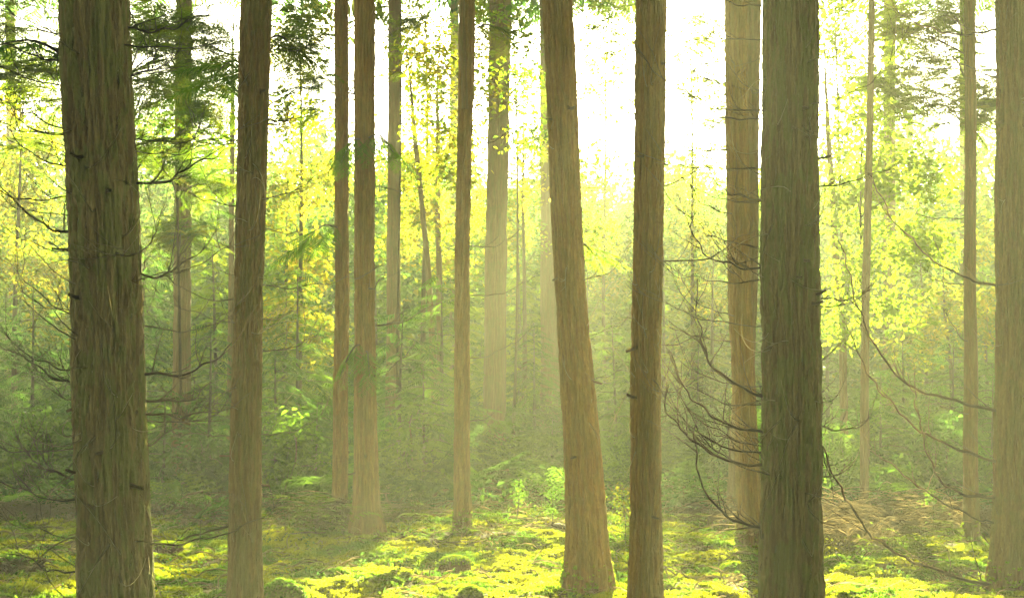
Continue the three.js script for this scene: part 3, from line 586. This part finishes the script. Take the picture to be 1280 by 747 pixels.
leafy('birch_tree', 'tall leafy green tree layered behind the leaning reddish trunk', 706, 21, [[655, 90, 28, 40, 30], [660, 170, 28, 36, 34], [735, 200, 26, 30, 24], [648, 30, 30, 30, 22], [745, 290, 26, 30, 30]], PAL.mixed, [...G.broad, ...G.small], null, { r: 0.03, dz: 0.6 });
const WISP = 'wispy conifers with thin drooping tips against the bright sky';
for (const [px, d, cl] of [[497, 24, [[480, 30, 40, 30, 22], [510, 80, 40, 40, 30], [530, 20, 40, 30, 24], [548, 120, 36, 40, 26]]], [640, 25, [[650, 40, 40, 36, 24], [655, 110, 36, 36, 22], [600, 60, 26, 50, 18], [662, 170, 28, 26, 16]]], [812, 30, [[755, 30, 50, 36, 34], [745, 100, 44, 40, 26], [770, -10, 40, 40, 40], [860, 60, 40, 46, 12], [870, 140, 36, 36, 10]]], [930, 24, [[890, 40, 40, 40, 22], [900, 120, 36, 40, 20], [880, 200, 34, 36, 24]]], [104, 18, [[20, 20, 50, 30, 44], [55, 70, 36, 36, 36], [10, 90, 36, 36, 34], [60, 130, 26, 30, 22], [20, 170, 36, 30, 26]]], [150, 16, [[190, 30, 36, 36, 34], [185, 110, 26, 40, 26], [215, 70, 36, 40, 30], [200, 180, 30, 36, 22], [255, 60, 36, 40, 30]]]])
  leafy('wispy_conifer', 'thin conifer with sparse drooping tips hanging against the bright sky', px, d, cl, [...PAL.olive, ...PAL.lime], G.fine, WISP, { r: 0.03, dz: 0.6, size: 0.5, needle: true });

// far wood that closes the view, low growth under the saplings, wood on the near side of the clearing
function mass(name, label, category, n, place, sizes, pals, geos) {
  const L = new Leaves(V(0, 0, 0));
  for (let i = 0; i < n; i++) {
    const p = place(); if (!p || n3(p.x * 0.5, p.y * 0.6, p.z * 0.5) < -0.35) continue;
    const x = dirRand(); x.y *= 0.4; L.add(p, x, V(gauss() * 0.4, 1, gauss() * 0.4), rr(...sizes), pals[Math.floor(rnd() * pals.length)]);
  }
  const g = new THREE.Group(); g.name = name; g.userData = { kind: 'stuff', label, category }; scene.add(g);
  L.build('foliage_mass', geos, M.leaf, g);
}
mass('distant_wood', 'hazy far wood closing the view behind the trees', 'wood', 23000, () => {
  const d = rr(36, 60), px = rr(-160, 1440), p = at(px, 480, d), top = 225 + 40 * n2(px * 0.008, 3.3) + 25 * n2(px * 0.04, 8) - 55 * sstep(Math.abs(px - 800), 130, 400);
  const hgt = at(px, top, d).y; p.y = groundY(p.x, p.z) + hgt * Math.pow(rnd(), 0.75); return p;
}, [1.5, 2.6], [PAL.deep, PAL.green, PAL.mixed], G.broad);
mass('deep_wood', 'pale green depth of the wood beyond the far trees', 'wood', 11000, () => {
  const d = rr(60, 68), px = rr(-160, 1440), p = at(px, 480, d), hgt = at(px, 262 + 30 * n2(px * 0.02, 5), d).y; p.y = groundY(p.x, p.z) + hgt * rnd(); return p;
}, [5, 7], [PAL.deep, PAL.green], G.broad);
mass('undergrowth', 'low dark green undergrowth beneath the young conifers', 'undergrowth', 6500, () => {
  const px = rr(-120, 1400), d = rr(17.2, 34), p = at(px, 480, d), open = sstep(px, 540, 620) * (1 - sstep(px, 900, 960)) * (1 - sstep(d, 21, 24)); p.y = groundY(p.x, p.z) + rr(0.02, 1.0) * (1 - 0.82 * open) * (0.35 + 0.5 * sstep(d, 18, 21)) * (1 + 0.6 * n2(p.x * 0.7, p.z * 0.7)); return p;
}, [0.7, 1.3], [PAL.deep, PAL.green], [...G.broad, ...G.fine]);
mass('near_wood', 'dense wood on the near side of the clearing', 'wood', 3000, () => {
  const a = rr(0.15, 2.99), r = rr(10, 14); return V(Math.cos(a) * r, 9 * rnd(), Math.sin(a) * r - 1);
}, [4, 6], [PAL.deep], G.broad);

// ---------------------------------------------------------------- ground cover
const inView = (x, z) => Math.abs(x) < -z * 0.42 + 0.8;
{
  const mb = new MB();
  for (let i = 0; i < 16; i++) {
    const a = rr(0, 6.283), d = V(Math.cos(a) * rr(0.3, 1), rr(0.5, 1.2), Math.sin(a) * rr(0.3, 1)).normalize(), o = V(gauss() * 0.35, 0, gauss() * 0.35), l = rr(0.5, 1.1), s = V(-Math.sin(a), 0, Math.cos(a)).multiplyScalar(0.13);
    const m = o.clone().addScaledVector(d, l * 0.5), e = o.clone().addScaledVector(d, l); e.y -= 0.1;
    mb.tri(o, m.clone().add(s), e).tri(o, e, m.clone().sub(s));
  }
  const tuft = mb.geo(), ids = [], cols = [], q = new THREE.Quaternion(), e = new THREE.Euler();
  for (let i = 0; i < 330000; i++) {
    const z = -Math.sqrt(rr(6.3 * 6.3, 20 * 20)), x = rr(-1, 1) * (-z * 0.42 + 0.8), m = litter(x, z);
    if (rnd() > sstep(m, 0.22, 0.55) * (1 - 0.6 * sstep(-z, 17.5, 20)) + 0.03) continue;
    e.set(gauss() * 0.3, rr(0, 6.28), gauss() * 0.3); q.setFromEuler(e);
    const s = rr(0.018, 0.040) * (1 + 0.5 * n2(x * 3, z * 3));
    ids.push(new THREE.Matrix4().compose(V(x, groundY(x, z) - 0.006, z), q.clone(), V(s, s * rr(0.8, 1.3), s)));
    const t = clamp(0.45 + 0.75 * n2(x * 1.1 + 7, z * 1.1) + gauss() * 0.13, 0, 1), k = mix3([0.080, 0.165, 0.010], [0.350, 0.350, 0.010], t); cols.push(new THREE.Color().setRGB(...k));
  }
  const im = shade(new THREE.InstancedMesh(tuft, M.moss, ids.length)); ids.forEach((m, i) => { im.setMatrixAt(i, m); im.setColorAt(i, cols[i]); });
  im.name = 'moss_carpet'; im.userData = { kind: 'stuff', label: 'bright yellow-green moss carpeting the forest floor', category: 'moss' }; scene.add(im);
}
{
  const mb = new MB(), q = []; for (let s = 0; s <= 6; s++) q.push(V(s / 6 - 0.5, 0.06 * Math.sin(s * 1.1), 0.09 * Math.sin(s * 0.8)));
  mb.tube(q, 0.014, 0.006, 4);
  mb.tube([q[3], q[3].clone().add(V(0.14, 0.08, 0.1)), q[3].clone().add(V(0.26, 0.1, 0.22))], 0.008, 0.004, 3);
  const g = mb.geo(), ids = [], qq = new THREE.Quaternion(), e = new THREE.Euler();
  for (let i = 0; i < 7000; i++) {
    const z = -Math.sqrt(rr(6.3 * 6.3, 21 * 21)), x = rr(-1, 1) * (-z * 0.42 + 0.8), m = litter(x, z), far = sstep(-z, 15.5, 17.5);
    if (m > 0.5 && rnd() < 0.75 * (1 - far)) continue;
    e.set(gauss() * 0.25, rr(0, 6.28), gauss() * 0.3); qq.setFromEuler(e); const s = rr(0.12, 0.55) * (1 + far);
    ids.push(new THREE.Matrix4().compose(V(x, groundY(x, z) + rr(0.008, 0.03), z), qq.clone(), V(s, s, s)));
  }
  const im = shade(new THREE.InstancedMesh(g, M.straw, ids.length)); ids.forEach((m, i) => im.setMatrixAt(i, m));
  im.name = 'twig_litter'; im.userData = { kind: 'stuff', label: 'dry twigs and straw scattered over the moss', category: 'litter' }; scene.add(im);
}
{
  const L = new Leaves(V(0, 0, 0));
  for (let i = 0; i < 2600; i++) {
    const z = -Math.sqrt(rr(6.3 * 6.3, 19 * 19)), x = rr(-1, 1) * (-z * 0.42 + 0.8);
    if (n2(x * 0.8 + 60, z * 0.8) < 0.1) continue;
    L.add(V(x, groundY(x, z) + rr(0.02, 0.07), z), dirRand(), V(gauss() * 0.3, 1, gauss() * 0.3), rr(0.35, 0.75), rnd() < 0.6 ? PAL.green : PAL.deep);
  }
  const g = new THREE.Group(); g.name = 'ground_herbs'; g.userData = { kind: 'stuff', label: 'small green herb leaves scattered through the moss', category: 'herbs' }; scene.add(g);
  L.build('herb_leaves', G.small, M.leaf, g);
}
// dead brush heaps
function brush(label, px, py, wide, high, n, mat) {
  const c = onGround(px, py), g = thing('brush_heap', label, 'brush', c), mb = new MB(c);
  for (let i = 0; i < n; i++) {
    const a = rr(0, 6.283), k = Math.sqrt(rnd()) * 0.5, o = V(c.x + Math.cos(a) * wide * k, 0, c.z + Math.sin(a) * wide * k * 0.7); o.y = groundY(o.x, o.z);
    const b = rr(0, 6.283), thick = rnd() < 0.15, L = rr(0.4, 1.1) * high * 1.9, q = [o]; let d = V(Math.cos(b) * 0.5, rr(0.5, 1), Math.sin(b) * 0.5).normalize(), cur = o;
    for (let s = 0; s < 7; s++) { d.add(V(Math.cos(b) * 0.16 + gauss() * 0.14, -0.17 + gauss() * 0.1, Math.sin(b) * 0.16 + gauss() * 0.08)).normalize(); cur = cur.clone().addScaledVector(d, L / 7); if (cur.y < groundY(cur.x, cur.z) + 0.01) cur.y = groundY(cur.x, cur.z) + 0.01; q.push(cur); }
    mb.tube(q, thick ? rr(0.010, 0.017) : rr(0.004, 0.009), thick ? 0.006 : 0.003, 5);
  }
  part('stalks', mb.geo(), mat, g, 'stuff');
}
brush('wide heap of dry bracken and brush round the foot of the thin pole trunk', 1125, 666, 2.6, 0.75, 420, M.straw);
brush('dry brush along the shade behind the thick trunk with arching branches', 1050, 676, 1.4, 0.5, 130, M.straw);
brush('arching dry stalks at the wood edge left of the thickest trunk', 28, 648, 1.3, 0.55, 160, M.straw);
brush('low dry brush at the wood edge between the two left trunks', 255, 640, 1.4, 0.45, 200, M.straw);
brush('dry brush round the foot of the thin reddish trunk', 420, 648, 0.8, 0.45, 80, M.straw);
brush('pale dry stalks right of the tan flared trunk', 488, 652, 0.5, 0.4, 50, M.straw);
brush('dry stalks at the wood edge behind the hazy golden trunk', 905, 655, 1.3, 0.4, 90, M.straw);
brush('dry litter heap at the left edge of the moss beside the thickest trunk', 15, 712, 0.5, 0.12, 70, M.straw);

// stumps and mossy hummocks
function lumpGeo(r, h, sd, flat, base, squash = 1) {
  const p = [], u = [], idx = [], NA = 40, NH = 18;
  for (let j = 0; j <= NH; j++) for (let i = 0; i <= NA; i++) {
    const a = (i % NA) / NA * 6.28318, t = j / NH, ca = Math.cos(a), sa = Math.sin(a);
    let rad, y;
    if (flat) { const s = Math.min(1, t / 0.75); y = t < 0.75 ? h * s : h; rad = t < 0.75 ? r * (1.25 - 0.25 * Math.sqrt(s)) : r * (1 - (t - 0.75) / 0.25); y += t < 0.75 ? 0 : 0.02 * n2(ca * 3 + sd, sa * 3); }
    else { const w = t * Math.PI / 2; rad = r * Math.cos(w) + 1e-4; y = h * Math.sin(w); }
    const k = 1 + 0.13 * n3(ca * 1.6 + sd, sa * 1.6, y * 3 + sd) + 0.06 * n3(ca * 5, sa * 5 + sd, y * 9);
    p.push(ca * rad * k, y * (1 + (flat ? 0.10 * n2(ca * 1.5 + sd, sa * 1.5) : 0.12 * n2(ca + sd, sa))) - 0.05, sa * rad * k * squash); u.push(i / NA * 2, t * 1.5);
  }
  for (let j = 0; j < NH; j++) for (let i = 0; i < NA; i++) { const a = j * (NA + 1) + i, b = a + NA + 1; idx.push(a, b, a + 1, a + 1, b, b + 1); }
  const g = new THREE.BufferGeometry(); g.setAttribute('position', new THREE.Float32BufferAttribute(p, 3)); g.setAttribute('uv', new THREE.Float32BufferAttribute(u, 2)); g.setIndex(idx); g.computeVertexNormals(); return g;
}
const mossTuft = (() => { const mb = new MB(); for (let i = 0; i < 14; i++) { const a = rr(0, 6.283), d = V(Math.cos(a) * 0.6, rr(0.5, 1), Math.sin(a) * 0.6).normalize(), s = V(-Math.sin(a), 0, Math.cos(a)).multiplyScalar(0.12), o = V(gauss() * 0.2, 0, gauss() * 0.2), m = o.clone().addScaledVector(d, 0.5), e = o.clone().addScaledVector(d, 1); mb.tri(o, m.clone().add(s), e).tri(o, e, m.clone().sub(s)); } return mb.geo(); })();
function fuzz(parent, geo, n, minY, size, pal) {             // moss leaves growing out of a surface
  const P = geo.attributes.position, N = geo.attributes.normal, L = new Leaves(V(0, 0, 0));
  for (let i = 0; i < n * 6 && L.m.length < n; i++) { const k = Math.floor(rnd() * P.count); if (P.getY(k) < minY) continue; const nn = V(N.getX(k), N.getY(k), N.getZ(k)), p = V(P.getX(k) + gauss() * 0.01, P.getY(k), P.getZ(k) + gauss() * 0.01); const x = dirRand().cross(nn).normalize(); L.add(p, x, nn, size * rr(0.6, 1.2), pal); }
  L.build('moss_fuzz', [mossTuft], M.moss, parent);
}
for (const [T, n] of [[T9, 330], [T4, 260], [T6, 140], [T15, 300], [T3, 90], [T11, 200], [T14, 90]]) {
  const L = new Leaves(T.base);
  for (let i = 0; i < n; i++) {
    const a = rr(0, 6.283), h = Math.pow(rnd(), 2.2) * 0.22, c = T.prof(T.base.y + 0.1 + h), r = c.r * (1.02 + 0.16 * Math.exp(-h / 0.1)) + (h < 0.03 ? rr(0, 0.12) : 0);
    const x = c.x + Math.cos(a) * r, z = c.z + Math.sin(a) * r; L.add(V(x, Math.max(groundY(x, z), T.base.y - 0.05) + h, z), V(-Math.sin(a), 0, Math.cos(a)), V(Math.cos(a), 0.9, Math.sin(a)), rr(0.018, 0.038), PAL.lime);
  }
  L.build('moss_skirt', [mossTuft], M.moss, T.g);
}
function stump(name, label, px, py, r, h, mossTop, sd) {
  const c = onGround(px, py), g = thing(name, label, 'stump', c), geo = lumpGeo(r, h, sd, true);
  part('wood', geo, M.rotWood, g);
  const cap = lumpGeo(r * 1.02, mossTop, sd + 3, false); cap.translate(0, h - 0.02, 0);
  const m = part('moss_cap', cap, M.mossSolid, g); fuzz(m, cap, 260, -1, 0.022, PAL.lime);
}
stump('tree_stump', 'squat brown stump with a moss cap right of the thickest trunk', 209, 694, 0.14, 0.15, 0.05, 3);
stump('tree_stump', 'dark rotten stump with yellow moss in front of the slender ochre trunk', 568, 718, 0.13, 0.17, 0.05, 9);
{
  const hum = (label, px, py, r, h, sd, pal) => { const c = onGround(px, py), g = thing('moss_hummock', label, 'hummock', c), geo = lumpGeo(r, h, sd, false); const m = part('cushion', geo, M.mossSolid, g); fuzz(m, geo, 500, 0.0, 0.024, pal); };
  hum('rounded dark green moss hummock right of the slim brown trunk', 352, 752, 0.19, 0.19, 5, PAL.green);
  hum('small mossy lump below the dark rotten stump', 588, 742, 0.10, 0.09, 12, PAL.lime);
  hum('small shaded moss lump at the foot of the hazy golden trunk', 918, 712, 0.14, 0.10, 15, PAL.lime);
  hum('low moss lump beside the flared foot of the branchy brown trunk', 1235, 706, 0.13, 0.09, 19, PAL.lime);
}
// fallen branches
function fallen(label, list, r, mat = M.rotWood) {
  const pts = list.map(([x, y]) => { const p = onGround(x, y); p.y += r * 0.9; return p; }), c = pts[0].clone(); c.y -= r;
  const g = thing('fallen_branch', label, 'branch', c);
  part('stem', branchGeo(pts, r, c, 3, 0.35, 0.3), mat, g);
}
fallen('long pale fallen branch right of the tan flared trunk', [[490, 668], [520, 670], [555, 673], [600, 680]], 0.018, M.twigPale);
fallen('fallen pole lying along the wood edge behind the leaning trunk', [[560, 656], [610, 657], [660, 660], [705, 664]], 0.022, M.twigPale);
fallen('fallen branch lying in yellow fern by the slim brown trunk', [[345, 668], [372, 668], [405, 669]], 0.02);
fallen('crooked branch lying at the foot of the tan flared trunk', [[415, 676], [435, 674], [455, 678], [480, 674]], 0.016);
fallen('thin stick lying in bright moss before the thick dark olive trunk', [[880, 722], [920, 724], [952, 727]], 0.008);

// ferns: fronds as parts
function frondGeo(L, arch, n = 11) {
  const mb = new MB(), ax = []; for (let s = 0; s <= 10; s++) { const t = s / 10; ax.push(V(L * t * (1 - 0.15 * t), L * (arch * t - arch * 0.75 * t * t), 0)); }
  mb.tube(ax, 0.003, 0.001, 4);
  for (let i = 1; i < n; i++) for (const sd of [-1, 1]) {
    const t = i / n, k = t * 10, j = Math.floor(k), o = ax[j].clone().lerp(ax[Math.min(10, j + 1)], k - j), l = L * 0.36 * Math.sin(Math.PI * Math.pow(1 - t, 0.6) * 0.92 + 0.1) * (1 - t * 0.3) + 0.01;
    const d = V(0.45, -0.12, sd).normalize(), s = V(1, 0, 0).multiplyScalar(l * 0.14), m = o.clone().addScaledVector(d, l * 0.4), e = o.clone().addScaledVector(d, l);
    mb.tri(o, m.clone().add(s), e).tri(o, e, m.clone().sub(s));
  }
  return mb.geo();
}
const FG = [frondGeo(1, 1.4), frondGeo(1, 1.9), frondGeo(1, 1.0)];
const fernMat = (c) => new THREE.MeshPhysicalMaterial({ color: new THREE.Color().setRGB(...c), roughness: 0.97, transmission: 0.5, thickness: 0, specularIntensity: 0, side: THREE.DoubleSide });
const fernM = fernMat([0.150, 0.205, 0.014]);
function fern(label, px, py, size, mat, group, n = 7) {
  const c = onGround(px, py), g = thing('fern', label, 'fern', c, group);
  for (let i = 0; i < n; i++) { const m = part('frond', FG[i % 3], mat, g); m.rotation.set(0, i / n * 6.283 + rr(-0.3, 0.3), rr(-0.1, 0.25)); m.scale.setScalar(size * rr(0.95, 1.45)); m.position.y = -0.01; }
}
fern('yellow-green fern right of the slim brown trunk, lit from behind', 356, 668, 0.5, fernM);
fern('yellow-green fern between the slim brown trunk and the tan flared trunk', 388, 664, 0.45, fernM);
fern('green fern at the left foot of the tan flared trunk', 418, 668, 0.5, fernM);
fern('green fern right of the tan flared trunk', 484, 662, 0.45, fernM);
fern('yellow-green fern behind the squat stump by the thickest trunk', 196, 672, 0.26, fernM);
fern('yellow-green fern at the left of the dark rotten stump', 545, 712, 0.22, fernM);
fern('bright fern at the foot of the slender ochre trunk', 558, 680, 0.3, fernM);
for (const [px, py, s] of [[622, 676, 0.26], [640, 672, 0.3], [615, 690, 0.2], [655, 690, 0.2], [672, 678, 0.22]]) fern('small bright yellow-green fern between the ochre trunk and the leaning trunk', px, py, s, fernM, 'ferns lit yellow in the middle of the moss');
for (const [px, py, s] of [[770, 690, 0.3], [842, 672, 0.3], [862, 678, 0.28], [880, 688, 0.3], [900, 690, 0.26], [850, 705, 0.2]]) fern('glowing yellow-green fern near the straight smooth trunk', px, py, s, fernM, 'glowing ferns right of the straight trunk');
for (const [px, py, s] of [[1138, 690, 0.3], [1150, 700, 0.26], [1165, 690, 0.3], [1100, 700, 0.24], [1190, 704, 0.28], [1205, 715, 0.26], [1075, 722, 0.2]]) fern('bright green fern in front of the dry bracken heap', px, py, s, fernM, 'ferns before the dry bracken');
// small seedlings
function seedling(label, px, py, hgt, pal, group, geos = G.small) {
  const c = onGround(px, py), g = thing('seedling', label, 'plant', c, group), top = c.clone().add(V(gauss() * 0.04, hgt, 0)), st = curve([c.clone().add(V(0, -0.02, 0)), c.clone().lerp(top, 0.5).add(V(0.02, 0, 0)), top], 8), mb = new MB(c).tube(st, 0.006, 0.002, 5), L = new Leaves(c);
  for (let i = 0; i < 16; i++) { const t = rr(0.25, 1), p = c.clone().lerp(top, t).add(V(gauss() * 0.13 * hgt, 0, gauss() * 0.13 * hgt)); L.add(p, dirRand(), V(gauss() * 0.4, 1, gauss() * 0.4), rr(0.5, 0.9) * Math.min(1, hgt * 1.6), pal); }
  part('stem', mb.geo(), M.twig, g); L.build('foliage', geos, M.leaf, g);
}
seedling('pale yellow-green seedling bush left of the straight smooth trunk', 782, 680, 0.55, PAL.autumn);
seedling('bright leafy seedling in the shade behind the slender ochre trunk', 645, 650, 0.45, PAL.green);
seedling('low leafy seedling at the wood edge behind the leaning trunk', 690, 655, 0.35, PAL.green);
seedling('green leafy seedling beside the dry bracken heap', 1165, 672, 0.5, PAL.green);

renderer.render(scene, camera);
